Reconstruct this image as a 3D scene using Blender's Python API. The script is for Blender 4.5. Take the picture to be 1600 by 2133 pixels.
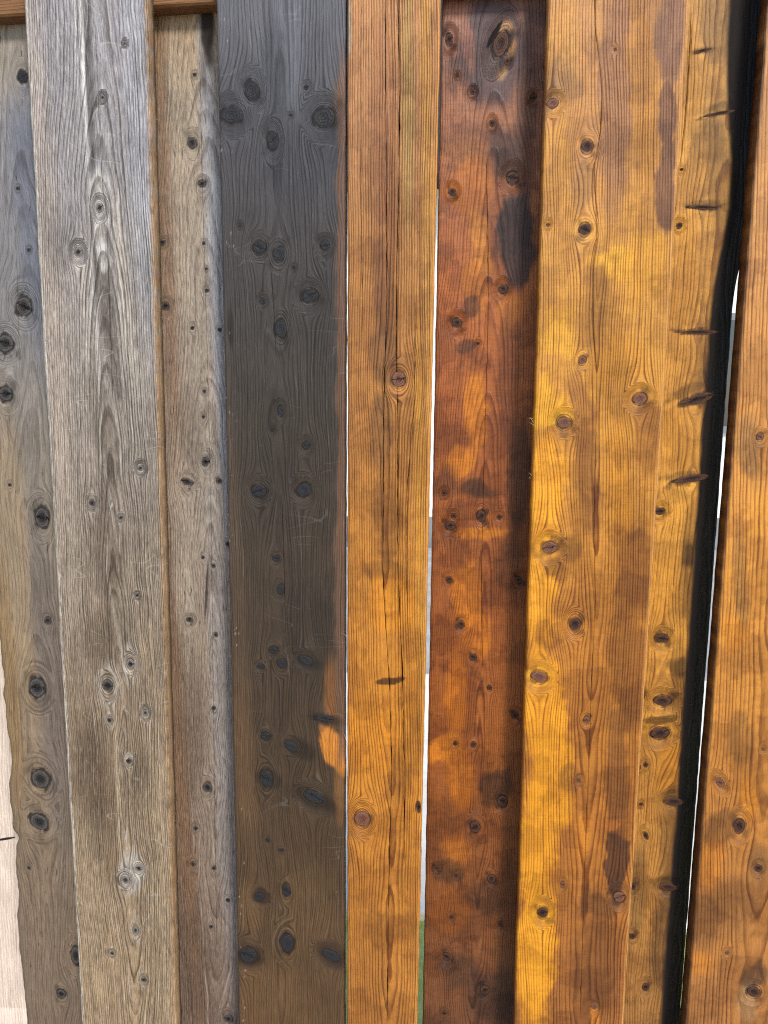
import bpy, math
import numpy as np
from mathutils import Matrix, Vector

# ------------------------------------------------------------------ camera, sky, sun, exposure
W0, H0, FPX = 1600.0, 2133.0, 1500.0            # size of the photograph and its focal length in pixels
PITCH, YAW, ROLL = math.radians(-8.0), math.radians(5.0), math.radians(-0.45)
CAM = np.array([0.0, -0.80, 1.50])
SUN_AZ, SUN_EL = math.radians(30), math.radians(42)   # azimuth measured from the fence's normal towards the right

scene = bpy.context.scene
for o in list(bpy.data.objects):
    bpy.data.objects.remove(o)
col = scene.collection
cam_data = bpy.data.cameras.new('camera')
cam_data.sensor_fit = 'VERTICAL'
cam_data.sensor_height = 36.0
cam_data.lens = 36.0 * FPX / H0
cam_data.clip_start, cam_data.clip_end = 0.02, 500
cam = bpy.data.objects.new('camera', cam_data)
col.objects.link(cam)
ROT = Matrix.Rotation(YAW, 4, 'Z') @ Matrix.Rotation(math.pi / 2 + PITCH, 4, 'X') @ Matrix.Rotation(ROLL, 4, 'Z')
cam.matrix_world = Matrix.Translation(Vector(CAM.tolist())) @ ROT
scene.camera = cam

world = bpy.data.worlds.new('World')
scene.world = world
world.use_nodes = True
wn = world.node_tree
sky = wn.nodes.new('ShaderNodeTexSky')
sky.sky_type = 'NISHITA'
sky.sun_disc = False
sky.sun_elevation = SUN_EL
sky.sun_rotation = math.pi - SUN_AZ
sky.air_density, sky.dust_density, sky.ozone_density = 1.0, 1.0, 1.5
wn.nodes['Background'].inputs['Strength'].default_value = 0.085
wn.links.new(sky.outputs[0], wn.nodes['Background'].inputs['Color'])

sun_data = bpy.data.lights.new('sun', 'SUN')
sun_data.energy = 1.5
sun_data.angle = math.radians(11)
sun_data.color = (1.0, 0.95, 0.89)
sun = bpy.data.objects.new('sun', sun_data)
col.objects.link(sun)
sd = Vector((math.sin(SUN_AZ) * math.cos(SUN_EL), -math.cos(SUN_AZ) * math.cos(SUN_EL), math.sin(SUN_EL)))
sun.rotation_euler = sd.to_track_quat('Z', 'Y').to_euler()
sun.location = (3, -4, 5)

scene.render.engine = 'CYCLES'
scene.cycles.use_denoising = False               # keep the fine grain of the wood
scene.cycles.filter_width = 1.15
scene.cycles.max_bounces = 6
scene.view_settings.view_transform = 'Standard'
scene.view_settings.look = 'None'
scene.view_settings.gamma = 1.0
scene.view_settings.exposure = 1.40
ALB = 0.74                                       # seen brightness -> base colour

# ------------------------------------------------------------------ small helpers
R3 = np.array(ROT.to_3x3())

def unproject(px, py, y):
    """point of the plane Y=y that the photograph shows at pixel (px, py): used to measure boards and knots"""
    d = R3 @ np.array([(px - W0 / 2) / FPX, -(py - H0 / 2) / FPX, -1.0])
    return CAM + d * ((y - CAM[1]) / d[1])

def lin(c):
    return np.array([((v / 255.0) / 12.92 if v / 255.0 <= 0.04045 else ((v / 255.0 + 0.055) / 1.055) ** 2.4) for v in c])

def alb(c):
    return lin(c) * ALB

def _hash(ix, iy, seed):
    h = (ix.astype(np.int64) * 374761393 + iy.astype(np.int64) * 668265263 + seed * 974634777) & 0xFFFFFFFF
    h = ((h ^ (h >> 13)) * 1274126177) & 0xFFFFFFFF
    return ((h ^ (h >> 16)) & 0xFFFFFF) / float(0x1000000)

def pnoise(x, y, seed=0):
    ix, iy = np.floor(x), np.floor(y)
    fx, fy = x - ix, y - iy
    ux, uy = fx * fx * fx * (fx * (fx * 6 - 15) + 10), fy * fy * fy * (fy * (fy * 6 - 15) + 10)
    def g(ox, oy):
        a = _hash(ix + ox, iy + oy, seed) * 2 * math.pi
        return np.cos(a) * (fx - ox) + np.sin(a) * (fy - oy)
    a = g(0, 0) * (1 - ux) + g(1, 0) * ux
    b = g(0, 1) * (1 - ux) + g(1, 1) * ux
    return (a * (1 - uy) + b * uy) * 1.4

def fbm(x, y, seed=0, octs=4):
    r, a, f = 0.0, 1.0, 1.0
    for k in range(octs):
        r = r + a * pnoise(x * f + 17.3 * k, y * f - 9.1 * k, seed + k)
        a *= 0.5
        f *= 2.03
    return r

def sstep(a, b, x):
    t = np.clip((x - a) / (b - a), 0, 1)
    return t * t * (3 - 2 * t)

def link_mesh(name, verts, faces, mat, parent=None, smooth=False):
    me = bpy.data.meshes.new(name)
    me.from_pydata([tuple(v) for v in verts], [], faces)
    me.update()
    if smooth:
        me.polygons.foreach_set('use_smooth', [True] * len(me.polygons))
    if mat:
        me.materials.append(mat)
    o = bpy.data.objects.new(name, me)
    col.objects.link(o)
    o.parent = parent
    return o

def box(name, x0, x1, y0, y1, z0, z1, mat, parent=None, bevel=0.0):
    v = [(x, y, z) for x in (x0, x1) for y in (y0, y1) for z in (z0, z1)]
    f = [(0, 1, 3, 2), (4, 6, 7, 5), (0, 4, 5, 1), (2, 3, 7, 6), (0, 2, 6, 4), (1, 5, 7, 3)]
    o = link_mesh(name, v, f, mat, parent)
    if bevel:
        m = o.modifiers.new('bevel', 'BEVEL')
        m.width, m.segments = bevel, 2
    return o

def tag(o, label=None, cat=None, kind=None, group=None):
    if label: o['label'] = label
    if cat: o['category'] = cat
    if kind: o['kind'] = kind
    if group: o['group'] = group
    return o

class NT:
    """tiny node-graph writer"""
    def __init__(self, name):
        self.m = bpy.data.materials.new(name)
        self.m.use_nodes = True
        self.t = self.m.node_tree
        self.b = self.t.nodes['Principled BSDF']
    def put(self, sock, v):
        if isinstance(v, bpy.types.NodeSocket):
            self.t.links.new(v, sock)
        elif v is not None:
            try:
                sock.default_value = v
            except Exception:
                sock.default_value = tuple(v) + (1.0,)
    def math(self, op, a, b=None, c=None, clamp=False):
        n = self.t.nodes.new('ShaderNodeMath')
        n.operation = op
        n.use_clamp = clamp
        for i, v in enumerate((a, b, c)):
            if v is not None:
                self.put(n.inputs[i], v)
        return n.outputs[0]
    def vmul(self, v, s):
        n = self.t.nodes.new('ShaderNodeVectorMath')
        n.operation = 'MULTIPLY'
        self.put(n.inputs[0], v)
        self.put(n.inputs[1], s)
        return n.outputs[0]
    def vadd(self, v, s):
        n = self.t.nodes.new('ShaderNodeVectorMath')
        n.operation = 'ADD'
        self.put(n.inputs[0], v)
        self.put(n.inputs[1], s)
        return n.outputs[0]
    def attr(self, name):
        n = self.t.nodes.new('ShaderNodeAttribute')
        n.attribute_name = name
        return n
    def noise(self, vec, scale=1.0, detail=3.0, rough=0.55):
        n = self.t.nodes.new('ShaderNodeTexNoise')
        self.put(n.inputs['Vector'], vec)
        n.inputs['Scale'].default_value = scale
        n.inputs['Detail'].default_value = detail
        n.inputs['Roughness'].default_value = rough
        return n.outputs[0]
    def rng(self, v, a, b, c=0.0, d=1.0, smooth=True):
        n = self.t.nodes.new('ShaderNodeMapRange')
        n.interpolation_type = 'SMOOTHSTEP' if smooth else 'LINEAR'
        self.put(n.inputs[0], v)
        for i, x in enumerate((a, b, c, d)):
            self.put(n.inputs[1 + i], x)
        return n.outputs[0]
    def mix(self, f, a, b, mode='MIX'):
        n = self.t.nodes.new('ShaderNodeMix')
        n.data_type = 'RGBA'
        n.blend_type = mode
        n.clamp_factor = True
        self.put(n.inputs[0], f)
        self.put(n.inputs[6], a)
        self.put(n.inputs[7], b)
        return n.outputs[2]
    def ramp(self, f, stops):
        n = self.t.nodes.new('ShaderNodeValToRGB')
        e = n.color_ramp.elements
        while len(e) < len(stops):
            e.new(0.5)
        for i, (p, c) in enumerate(stops):
            e[i].position = p
            e[i].color = (c, c, c, 1) if not hasattr(c, '__len__') else tuple(c) + (1,)
        self.put(n.inputs[0], f)
        return n.outputs[0]
    def sep(self, v):
        n = self.t.nodes.new('ShaderNodeSeparateXYZ')
        self.put(n.inputs[0], v)
        return n.outputs
    def comb(self, x, y, z=0.0):
        n = self.t.nodes.new('ShaderNodeCombineXYZ')
        for i, v in enumerate((x, y, z)):
            self.put(n.inputs[i], v)
        return n.outputs[0]
    def bump(self, h, strength, dist):
        n = self.t.nodes.new('ShaderNodeBump')
        n.inputs['Strength'].default_value = strength
        n.inputs['Distance'].default_value = dist
        self.put(n.inputs['Height'], h)
        return n.outputs[0]
    def out(self, color, rough=0.6, normal=None, spec=0.4):
        self.put(self.b.inputs['Base Color'], color)
        self.put(self.b.inputs['Roughness'], rough)
        self.b.inputs['Specular IOR Level'].default_value = spec
        if normal is not None:
            self.put(self.b.inputs['Normal'], normal)
        return self.m

# ------------------------------------------------------------------ wood
def wood_material(name, period, ring=0.5, ring_col=(0.45, 0.30, 0.2), fibre=0.5, dash=0.0, pale=0.0,
                  speck=0.0, rough=0.6, spec=0.35, relief=0.5, seed=0.0, blotch=0.25, saw=0.0, jitter=1.0, flen=0.05, scratch=0.0):
    """flow = (deflected across mm, along mm, growth-ring coordinate mm); tint = wood and stain colour with some painted light and shade"""
    n = NT(name)
    flow = n.attr('flow').outputs['Vector']
    tint = n.attr('tint').outputs['Color']
    char = n.attr('char').outputs['Fac']  # burns, plus shade painted through the same mask
    s, z, g = n.sep(flow)
    # growth rings
    jit = n.noise(n.comb(n.math('MULTIPLY', g, 0.16), n.math('MULTIPLY', z, 0.006), seed), 1.0, 3.0)
    wob = n.noise(n.comb(n.math('MULTIPLY', s, 0.35), n.math('MULTIPLY', z, 0.05), seed + 3), 1.0, 2.0)
    ph = n.math('ADD', n.math('MULTIPLY', g, 1.0 / period), n.math('ADD', n.math('MULTIPLY', jit, jitter * 2.0), n.math('MULTIPLY', wob, 0.22)))
    fr = n.math('FRACT', ph)
    prof = n.ramp(fr, [(0.0, 0.0), (0.42, 0.06), (0.66, 0.55), (0.78, 1.0), (0.92, 1.0), (1.0, 0.0)])
    ringid = n.math('FLOOR', ph)
    wn_ = n.t.nodes.new('ShaderNodeTexWhiteNoise')
    wn_.noise_dimensions = '1D'
    n.put(wn_.inputs['W'], ringid)
    rv = wn_.outputs['Value']
    brk = n.noise(n.comb(n.math('MULTIPLY', s, 0.05), n.math('MULTIPLY', z, 0.012), seed + 8), 1.0, 3.0)
    late = n.math('MULTIPLY', prof, n.math('MULTIPLY', n.rng(rv, 0, 1, 0.5, 1.0), n.rng(brk, 0.28, 0.58, 0.5, 1.0)))
    # fibres
    f1 = n.noise(n.comb(n.math('MULTIPLY', s, 0.85), n.math('MULTIPLY', z, flen), seed + 11), 1.0, 4.0, 0.66)
    f2 = n.noise(n.comb(n.math('MULTIPLY', s, 0.22), n.math('MULTIPLY', z, 0.010), seed + 17), 1.0, 3.0, 0.6)
    f3 = n.noise(n.comb(n.math('MULTIPLY', s, 0.9), n.math('MULTIPLY', z, 0.75), seed + 23), 1.0, 2.0, 0.6)
    b1 = n.noise(n.comb(n.math('MULTIPLY', s, 0.030), n.math('MULTIPLY', z, 0.016), seed + 31), 1.0, 4.0, 0.6)
    val = n.math('ADD', n.math('MULTIPLY', n.math('SUBTRACT', f1, 0.5), fibre * 2.3),
                 n.math('ADD', n.math('MULTIPLY', n.math('SUBTRACT', f2, 0.5), fibre * 0.9),
                        n.math('ADD', n.math('MULTIPLY', n.math('SUBTRACT', b1, 0.5), blotch * 2.0),
                               n.math('MULTIPLY', n.math('SUBTRACT', f3, 0.5), 0.40 + speck))))
    mul = n.math('MAXIMUM', n.math('ADD', 1.0, val), 0.2)
    base = n.mix(1.0, tint, n.comb(mul, mul, mul), 'MULTIPLY')
    dark = n.mix(1.0, base, ring_col, 'MULTIPLY')
    c = n.mix(n.math('MULTIPLY', late, ring), base, dark)
    if pale:                                     # bleached proud latewood lines and fuzz
        pl = n.math('MULTIPLY', n.ramp(n.math('FRACT', n.math('ADD', n.math('MULTIPLY', ph, 0.41), 0.3)),
                    [(0.0, 0.0), (0.44, 0.0), (0.50, 1.0), (0.56, 0.0), (1.0, 0.0)]), n.rng(brk, 0.47, 0.62))
        fz = n.rng(f1, 0.60, 0.74)
        c = n.mix(n.math('MULTIPLY', n.math('MAXIMUM', pl, n.math('MULTIPLY', fz, 0.6)), pale), c, n.mix(0.55, base, (0.62, 0.57, 0.50)))
    if dash:                                     # short dark weathering dashes along the grain
        d1 = n.noise(n.comb(n.math('MULTIPLY', s, 0.62), n.math('MULTIPLY', z, 0.055), seed + 41), 1.0, 2.0, 0.5)
        dm = n.math('MULTIPLY', n.rng(d1, 0.60, 0.70), n.rng(b1, 0.38, 0.60))
        c = n.mix(n.math('MULTIPLY', dm, dash), c, n.mix(1.0, c, (0.30, 0.27, 0.25), 'MULTIPLY'))
    if scratch:                                  # pale hairline scratches
        q1 = n.noise(n.comb(n.math('ADD', n.math('MULTIPLY', s, 0.011), n.math('MULTIPLY', z, 0.004)), n.math('MULTIPLY', z, 0.035), seed + 53), 1.0, 1.0, 0.4)
        q2 = n.noise(n.comb(n.math('MULTIPLY', s, 0.02), n.math('MULTIPLY', z, 0.02), seed + 59), 1.0, 2.0, 0.5)
        ln = n.math('MULTIPLY', n.rng(n.math('ABSOLUTE', n.math('SUBTRACT', q1, 0.5)), 0.001, 0.006, 1.0, 0.0), n.rng(q2, 0.54, 0.62))
        c = n.mix(n.math('MULTIPLY', ln, scratch), c, (0.55, 0.52, 0.47))
    if saw:                                      # faint cross-grain saw marks
        sw = n.noise(n.comb(n.math('MULTIPLY', s, 0.05), n.math('MULTIPLY', z, 0.55), seed + 47), 1.0, 2.0, 0.5)
        m2 = n.rng(sw, 0.35, 0.65, 1.0 - saw, 1.0 + saw * 0.6)
        c = n.mix(1.0, c, n.comb(m2, m2, m2), 'MULTIPLY')
    # burnt areas, and shade painted through the char mask: keep a little ring contrast inside the burn
    burn = n.mix(n.math('MULTIPLY', late, 0.4), (0.016, 0.0125, 0.0110), (0.008, 0.007, 0.007))
    cn = n.math('ADD', char, n.math('MULTIPLY', n.math('SUBTRACT', f1, 0.5), 0.35))
    c = n.mix(n.math('MULTIPLY', n.rng(cn, 0.12, 0.92), n.rng(char, 0.0, 0.08)), c, burn)
    h = n.math('ADD', n.math('MULTIPLY', late, 0.8), n.math('MULTIPLY', f1, 0.9))
    nm = n.bump(h, relief, 0.0016)
    rg = n.math('ADD', rough, n.math('MULTIPLY', n.math('SUBTRACT', f2, 0.5), 0.25))
    m = n.out(c, rg, nm, spec)
    n.put(n.b.inputs['Specular IOR Level'], n.rng(char, 0.2, 0.9, spec, 0.06))
    return m

def knot_material(name, core, outer, rim, rings, spec=0.3):
    n = NT(name)
    tc = n.t.nodes.new('ShaderNodeTexCoord').outputs['Object']
    oi = n.t.nodes.new('ShaderNodeObjectInfo').outputs['Random']
    v = n.vadd(tc, n.comb(n.math('MULTIPLY', oi, 0.13), n.math('MULTIPLY', oi, 0.29), oi))
    x, y, z = n.sep(tc)
    wob = n.noise(n.vadd(n.vmul(tc, (2.2, 2.2, 2.2)), n.comb(n.math('MULTIPLY', oi, 37), 0, 0)), 1.0, 3.0)
    r = n.math('SQRT', n.math('ADD', n.math('MULTIPLY', x, x), n.math('MULTIPLY', z, z)))
    rr = n.math('ADD', r, n.math('MULTIPLY', n.math('SUBTRACT', wob, 0.5), 0.45))
    w = n.math('FRACT', n.math('MULTIPLY', rr, rings))
    rg = n.ramp(w, [(0, 0.0), (0.6, 0.35), (0.85, 1.0), (1.0, 0.0)])
    c = n.mix(n.rng(rr, 0.25, 0.85), core, outer)
    c = n.mix(n.math('MULTIPLY', rg, 0.75), c, n.mix(1.0, c, (0.40, 0.36, 0.34), 'MULTIPLY'))
    c = n.mix(n.math('MULTIPLY', n.rng(rr, 0.86, 0.96), 0.85), c, rim)
    # drying cracks: a crooked line across the knot
    l = n.math('ABSOLUTE', n.math('ADD', n.math('ADD', z, n.math('MULTIPLY', x, n.math('SUBTRACT', oi, 0.5))),
                                  n.math('MULTIPLY', n.math('SUBTRACT', wob, 0.5), 1.1)))
    ck = n.rng(l, 0.04, 0.11, 1.0, 0.0)
    ck = n.math('MULTIPLY', ck, n.rng(n.math('FRACT', n.math('MULTIPLY', oi, 7.3)), 0.35, 0.45))
    c = n.mix(ck, c, (0.004, 0.003, 0.003))
    fine = n.noise(n.vadd(n.vmul(tc, (9, 9, 9)), n.comb(oi, oi, oi)), 1.0, 3.0)
    m = n.rng(fine, 0.3, 0.7, 0.65, 1.3)
    c = n.mix(1.0, c, n.comb(m, m, m), 'MULTIPLY')
    nm = n.bump(n.math('SUBTRACT', n.math('ADD', rg, fine), n.math('MULTIPLY', ck, 2.0)), 0.5, 0.0010)
    return n.out(c, 0.55, nm, spec)

KM = {
    'grey':  knot_material('knot_weathered', (0.020, 0.018, 0.018), (0.085, 0.078, 0.072), (0.022, 0.020, 0.018), 4.2, 0.15),
    'pale':  knot_material('knot_bleached', (0.030, 0.027, 0.025), (0.22, 0.20, 0.18), (0.07, 0.06, 0.055), 3.6, 0.2),
    'char':  knot_material('knot_charred', (0.017, 0.018, 0.022), (0.023, 0.022, 0.024), (0.010, 0.009, 0.009), 3.6, 0.25),
    'brown': knot_material('knot_stained', (0.13, 0.050, 0.028), (0.21, 0.090, 0.050), (0.030, 0.014, 0.009), 4.4, 0.25),
    'dark':  knot_material('knot_dark_stained', (0.028, 0.012, 0.008), (0.095, 0.040, 0.022), (0.014, 0.008, 0.006), 4.0, 0.2),
}

def knot_mesh(variant, mat):
    """domed disc with an uneven outline, unit radius, facing -Y"""
    rng = np.random.RandomState(100 + variant)
    seg, rads, dep = 24, (0.45, 0.8, 1.06), (-0.06, -0.045, 0.09)
    a1, a2, p1, p2 = rng.uniform(0.03, 0.08), rng.uniform(0.02, 0.05), rng.uniform(0, 6), rng.uniform(0, 6)
    v = [(0.0, -0.05, 0.0)]
    for r, d in zip(rads, dep):
        for k in range(seg):
            t = 2 * math.pi * k / seg
            q = r * (1 + a1 * math.sin(2 * t + p1) + a2 * math.sin(3 * t + p2))
            v.append((q * math.cos(t), d + rng.uniform(-0.012, 0.012), q * math.sin(t)))
    f = [(0, 1 + k, 1 + (k + 1) % seg) for k in range(seg)]
    for j in range(len(rads) - 1):
        a, b = 1 + j * seg, 1 + (j + 1) * seg
        f += [(a + k, b + k, b + (k + 1) % seg, a + (k + 1) % seg) for k in range(seg)]
    me = bpy.data.meshes.new('knot')
    me.from_pydata(v, [], f)
    me.update()
    me.polygons.foreach_set('use_smooth', [True] * len(me.polygons))
    me.materials.append(mat)
    return me

KNOT_MESH = {(k, i): knot_mesh(i, m) for k, m in KM.items() for i in range(4)}

fence = bpy.data.objects.new('wooden_fence', None)
col.objects.link(fence)
tag(fence, 'tall board fence, weathered grey planks beside charred and golden stained planks', 'fence')

ZB, ZT = 0.06, 2.06          # boards' foot and top
ZV0, ZV1 = 0.66, 2.0         # the stretch that is modelled finely

def line_x(p0, p1, y):
    """board edge through two measured points -> x as a function of z"""
    a, b = unproject(p0[0], p0[1], y), unproject(p1[0], p1[1], y)
    k = (b[0] - a[0]) / (b[2] - a[2])
    return lambda z: a[0] + (z - a[2]) * k

def path_x(pts, y):
    P = np.array([unproject(p[0], p[1], y) for p in pts])
    o = np.argsort(P[:, 2])
    zz, xx = P[o, 2], P[o, 0]
    return lambda z: np.interp(z, zz, xx)

def smooth_rows(a, k=9):
    p = np.pad(a, k, mode='edge')
    return np.convolve(p, np.ones(2 * k + 1) / (2 * k + 1), mode='valid')

def board(label, mat, left, right, y, thick=0.019, base=None, blobs=(), knots=(), cracks=(), pith=None, slope=0.05, d0=10.0,
          wander=3.0, seed=1, side=None, kind='grey', edge_fn=None, depth_fn=None, tint_fn=None, shade_fn=None, edge_r=0.0025,
          halo=0.55, pale_halo=0.0, amber=True, wav=0.35, wisp=0.6, glow=0.0, mott=0.0, dx=1.25, cup=0.0, fine=True):
    rng = np.random.RandomState(seed)
    rows = np.concatenate([np.arange(ZB, ZV0, 0.03), np.arange(ZV0, ZV1, 0.0023), np.arange(ZV1, ZT + 0.001, 0.02)])
    xl, xr = line_x(left[0], left[1], y)(rows), line_x(right[0], right[1], y)(rows)
    ew = 0.00045
    xl = xl + ew * fbm(rows * 40, rows * 0 + 3.3, seed + 50, 3)
    xr = xr + ew * fbm(rows * 40, rows * 0 + 7.7, seed + 60, 3)
    if edge_fn:
        xl, xr = edge_fn(rows, xl, xr)
    # --- columns: every drying crack gets a V of its own between evenly spread columns
    anchors, crk = [xl + edge_r], []
    for pts, wpx in cracks:
        cx = path_x(pts, y)(rows)
        cx = smooth_rows(cx, 6) + 0.0005 * fbm(rows * 60, rows * 0, seed + 70 + len(crk), 3)
        z1, z0 = unproject(*pts[0][:2], y)[2], unproject(*pts[-1][:2], y)[2]
        fade = sstep(z0, z0 + 0.03, rows) * (1 - sstep(z1 - 0.03, z1, rows)) if pts[0][1] > 2 else sstep(z0, z0 + 0.03, rows)
        wv = np.clip(0.55 + 0.9 * fbm(rows * 22, rows * 0 + 5, seed + 80 + len(crk), 3), 0.12, 1.5)
        cx = np.maximum(cx, anchors[-1] + 0.0025)
        crk.append((cx, wpx * 0.00052 * fade * wv))
        anchors.append(cx)
    anchors.append(xr - edge_r)
    cols_x, cols_y, cols_c = [], [], []
    def addc(x, yy, c=None):
        cols_x.append(x)
        cols_y.append(yy if hasattr(yy, '__len__') else np.full(len(rows), yy))
        cols_c.append(np.zeros(len(rows)) if c is None else c)
    r = edge_r
    addc(xl, thick); addc(xl, thick * 0.5); addc(xl, r); addc(xl + 0.25 * r, 0.3 * r)
    for i in range(len(anchors) - 1):
        a, b = anchors[i], anchors[i + 1]
        wa = np.maximum(crk[i - 1][1], 0.0003) if i > 0 else np.zeros(len(rows))
        wb = np.maximum(crk[i][1], 0.0003) if i < len(crk) else np.zeros(len(rows))
        n = max(2, int(round(float(np.mean(b - a)) * 1000 / dx)))
        for k in range(n + 1):
            t = k / n
            addc((a + wa * 0.5) * (1 - t) + (b - wb * 0.5) * t, 0.0)
        if i < len(crk):
            wc = crk[i][1]
            for sg in (-1, 1):
                addc(b + sg * wb * 0.18, np.minimum(wc * 4, 0.009), sstep(0.0, 0.0005, wc))
    addc(xr - 0.25 * r, 0.3 * r); addc(xr, r); addc(xr, thick * 0.5); addc(xr, thick)
    X = np.array(cols_x).T
    Y = np.array(cols_y).T
    Cr = np.array(cols_c).T
    Z = np.repeat(rows[:, None], X.shape[1], 1)
    nr, nc = X.shape
    S, Zm = X * 1000.0, Z * 1000.0
    # --- knots: where they sit and how the grain flows round them
    K = []
    for k in knots:
        px, py, rx = k[0], k[1], k[2]
        ry = k[3] if len(k) > 3 and k[3] else rx
        ang = k[4] if len(k) > 4 else 0.0
        kd = k[5] if len(k) > 5 else kind
        c = unproject(px, py, y)
        c2 = unproject(px + 10, py, y)
        c3 = unproject(px, py + 10, y)
        mmx, mmz = abs(c2[0] - c[0]) * 100, abs(c3[2] - c[2]) * 100
        K.append((c[0] * 1000, c[2] * 1000, rx * mmx, ry * mmz, ang, kd))
    sd_ = S.copy()
    ch = np.zeros_like(S)
    pl = np.zeros_like(S)
    nz = fbm(S / 9.0, Zm / 14.0, seed + 5, 3)
    stk = fbm(S / 2.6, Zm / 22.0, seed + 6, 2)
    gl = np.zeros_like(S)
    KR = []
    for (kx, kz, rx, ry, ang, kd) in K:
        ds, dz = S - kx, Zm - kz
        R = min(rx, ry * 1.4, 14) * 1.6
        rho = ds * ds + (dz * 0.5) ** 2
        sd_ = sd_ - ds * R * R / (rho + 0.55 * R * R) * np.exp(-rho / (16 * R * R))
        ca, sa = math.cos(ang), math.sin(ang)
        u, v = (ds * ca + dz * sa) / rx, (-ds * sa + dz * ca) / ry
        q = np.sqrt(u * u + v * v) + 0.28 * nz
        if max(rx, ry) < 2.2 * min(rx, ry) and rx > 1.5:
            q0 = np.sqrt(u * u + (v * 0.8) ** 2)
            KR.append((1 - sstep(1.1, 2.3, q0), q0 * min(rx, ry) * 1.1 + kx % 7))
        ch = np.maximum(ch, halo * (1 - sstep(0.95, 1.32, q)))
        if rx > 3.5 and kd != 'pale':                       # wisps of burn drawn out beside the bigger knots
            for sg in (-1, 1):
                a_ = rng.uniform(0.5, 1.1) * sg
                uu, vv = u - 0.75 * sg * (1 if rng.rand() > .3 else -1), v + rng.uniform(0.7, 1.3) * sg
                e = np.sqrt((uu / 1.15) ** 2 + (vv / 0.85) ** 2) + 0.55 * nz + 0.5 * stk
                ch = np.maximum(ch, halo * wisp * (1 - sstep(0.15, 1.45, e)))
        ring_ = np.exp(-((np.sqrt(u * u + v * v) - 1.45) / 0.26) ** 2)
        gl = np.maximum(gl, ring_ * (rx > 2.5))
        pl = np.maximum(pl, np.exp(-((np.sqrt(u * u + (v * 0.55) ** 2) - 1.5) / 0.55) ** 2))
    wv = wander * fbm(Zm / 170.0, S / 260.0, seed + 9, 3) + 0.9 * fbm(S / 26.0, Zm / 190.0, seed + 13, 3)
    sw = sd_ + wv
    p0 = path_x(pith, y)(rows)[:, None] * 1000.0 if pith else ((xl + xr) / 2)[:, None] * 1000
    dd = d0 + slope * (Zm - 1300.0) + 2.6 * fbm(Zm / 120.0, Zm * 0 + 1.5, seed + 21, 2)
    G = np.sqrt((sw - p0) ** 2 + dd ** 2 * 1.0)
    for w_, r_ in KR:
        G = G * (1 - w_) + r_ * w_
    # --- stain colour, plus painted light and shade
    bs = np.array([[b[0]] + list(alb(b[1])) for b in base], float)
    zb = np.array([unproject(800, q, y)[2] for q in bs[:, 0]])
    o = np.argsort(zb)
    T = np.stack([np.interp(Z, zb[o], bs[o, 1 + c]) for c in range(3)], -1)
    wx, wz = 7.0 * fbm(S / 30.0, Zm / 42.0, seed + 31, 4), 13.0 * fbm(S / 26.0, Zm / 46.0, seed + 37, 4)
    wx2 = 2.5 * fbm(S / 6.0, Zm / 14.0, seed + 41, 2)
    for bl in blobs:
        c, px, py, rx, ry, ang, st, so = bl
        cc = unproject(px, py, y)
        c2 = unproject(px + 10, py, y)
        c3 = unproject(px, py + 10, y)
        rx, ry = rx * abs(c2[0] - cc[0]) * 100, ry * abs(c3[2] - cc[2]) * 100
        ds, dz = S + (wx + wx2) * wav * min(1.6, rx / 14) - cc[0] * 1000, Zm + wz * wav * min(1.6, ry / 14) - cc[2] * 1000
        ca, sa = math.cos(ang), math.sin(ang)
        q = np.sqrt(((ds * ca + dz * sa) / rx) ** 2 + ((-ds * sa + dz * ca) / ry) ** 2)
        so = so * (0.5 if mott else 0.72)
        m = st * (1 - sstep(1 - so, 1 + so, q))
        if isinstance(c, str):
            ch = np.maximum(ch, m) if c == 'char' else ch * (1 - m)
        else:
            T = T * (1 - m[..., None]) + alb(c) * m[..., None]
    if mott:                                               # mottled take-up of the stain, with crisp scalloped edges
        m1 = fbm(S / 46.0 + 0.35 * fbm(S / 9.0, Zm / 16.0, seed + 83, 1), Zm / 60.0, seed + 81, 2)
        st1 = 0.6 * sstep(-0.04, 0.02, m1) + 0.4 * sstep(-0.6, 0.5, m1)
        m2 = fbm(S / 60.0 + 5, Zm / 16.0 + 0.5 * fbm(S / 14.0, Zm / 40.0, seed + 87, 2), seed + 85, 3)
        st2 = sstep(0.10, 0.20, m2) * sstep(0.75, 0.2, m2)
        f = 1 + mott * (st1 - 0.55) - mott * 0.5 * st2
        T = T * np.stack([f, f ** 1.15, f ** 1.25], -1)
        if amber:
            T = T * np.array([1.0, 1.045, 0.94])
    if glow:
        m = (glow * gl * (0.6 + 1.1 * nz)).clip(0, 1)[..., None]
        T = T * (1 - m) + np.minimum(T * 1.7, 0.75) * m
    if pale_halo:
        m = (pale_halo * pl * (0.7 + 0.5 * nz)).clip(0, 1)[..., None]
        T = T * (1 - m) + alb((188, 180, 168)) * m
    if tint_fn:
        T = tint_fn(T, S, Zm, rows, xl, xr)
    if side is not None:
        m = sstep(xr[:, None] - 0.004, xr[:, None] - 0.001, X)
        if side[0] == 'L':
            m = 1 - sstep(xl[:, None] + 0.001, xl[:, None] + 0.004, X)
        m = (m * (0.85 + 0.3 * nz).clip(0, 1))[..., None]
        T = T * (1 - m) + alb(side[1]) * m
    if shade_fn:
        ch = shade_fn(ch, S, Zm, rows, xl, xr)
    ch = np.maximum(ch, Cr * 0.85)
    # --- relief of the surface: slight cup and warp
    fm = (Y < 0.0004)
    Y = Y + 0.0007 * fbm(S / 60.0, Zm / 240.0, seed + 45, 2) + fm * 0.00018 * fbm(S / 5.0, Zm / 30.0, seed + 47, 2)
    mid, hw = ((xl + xr) / 2)[:, None], ((xr - xl) / 2)[:, None]
    Y = Y + cup * ((X - mid) / hw) ** 2
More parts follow.
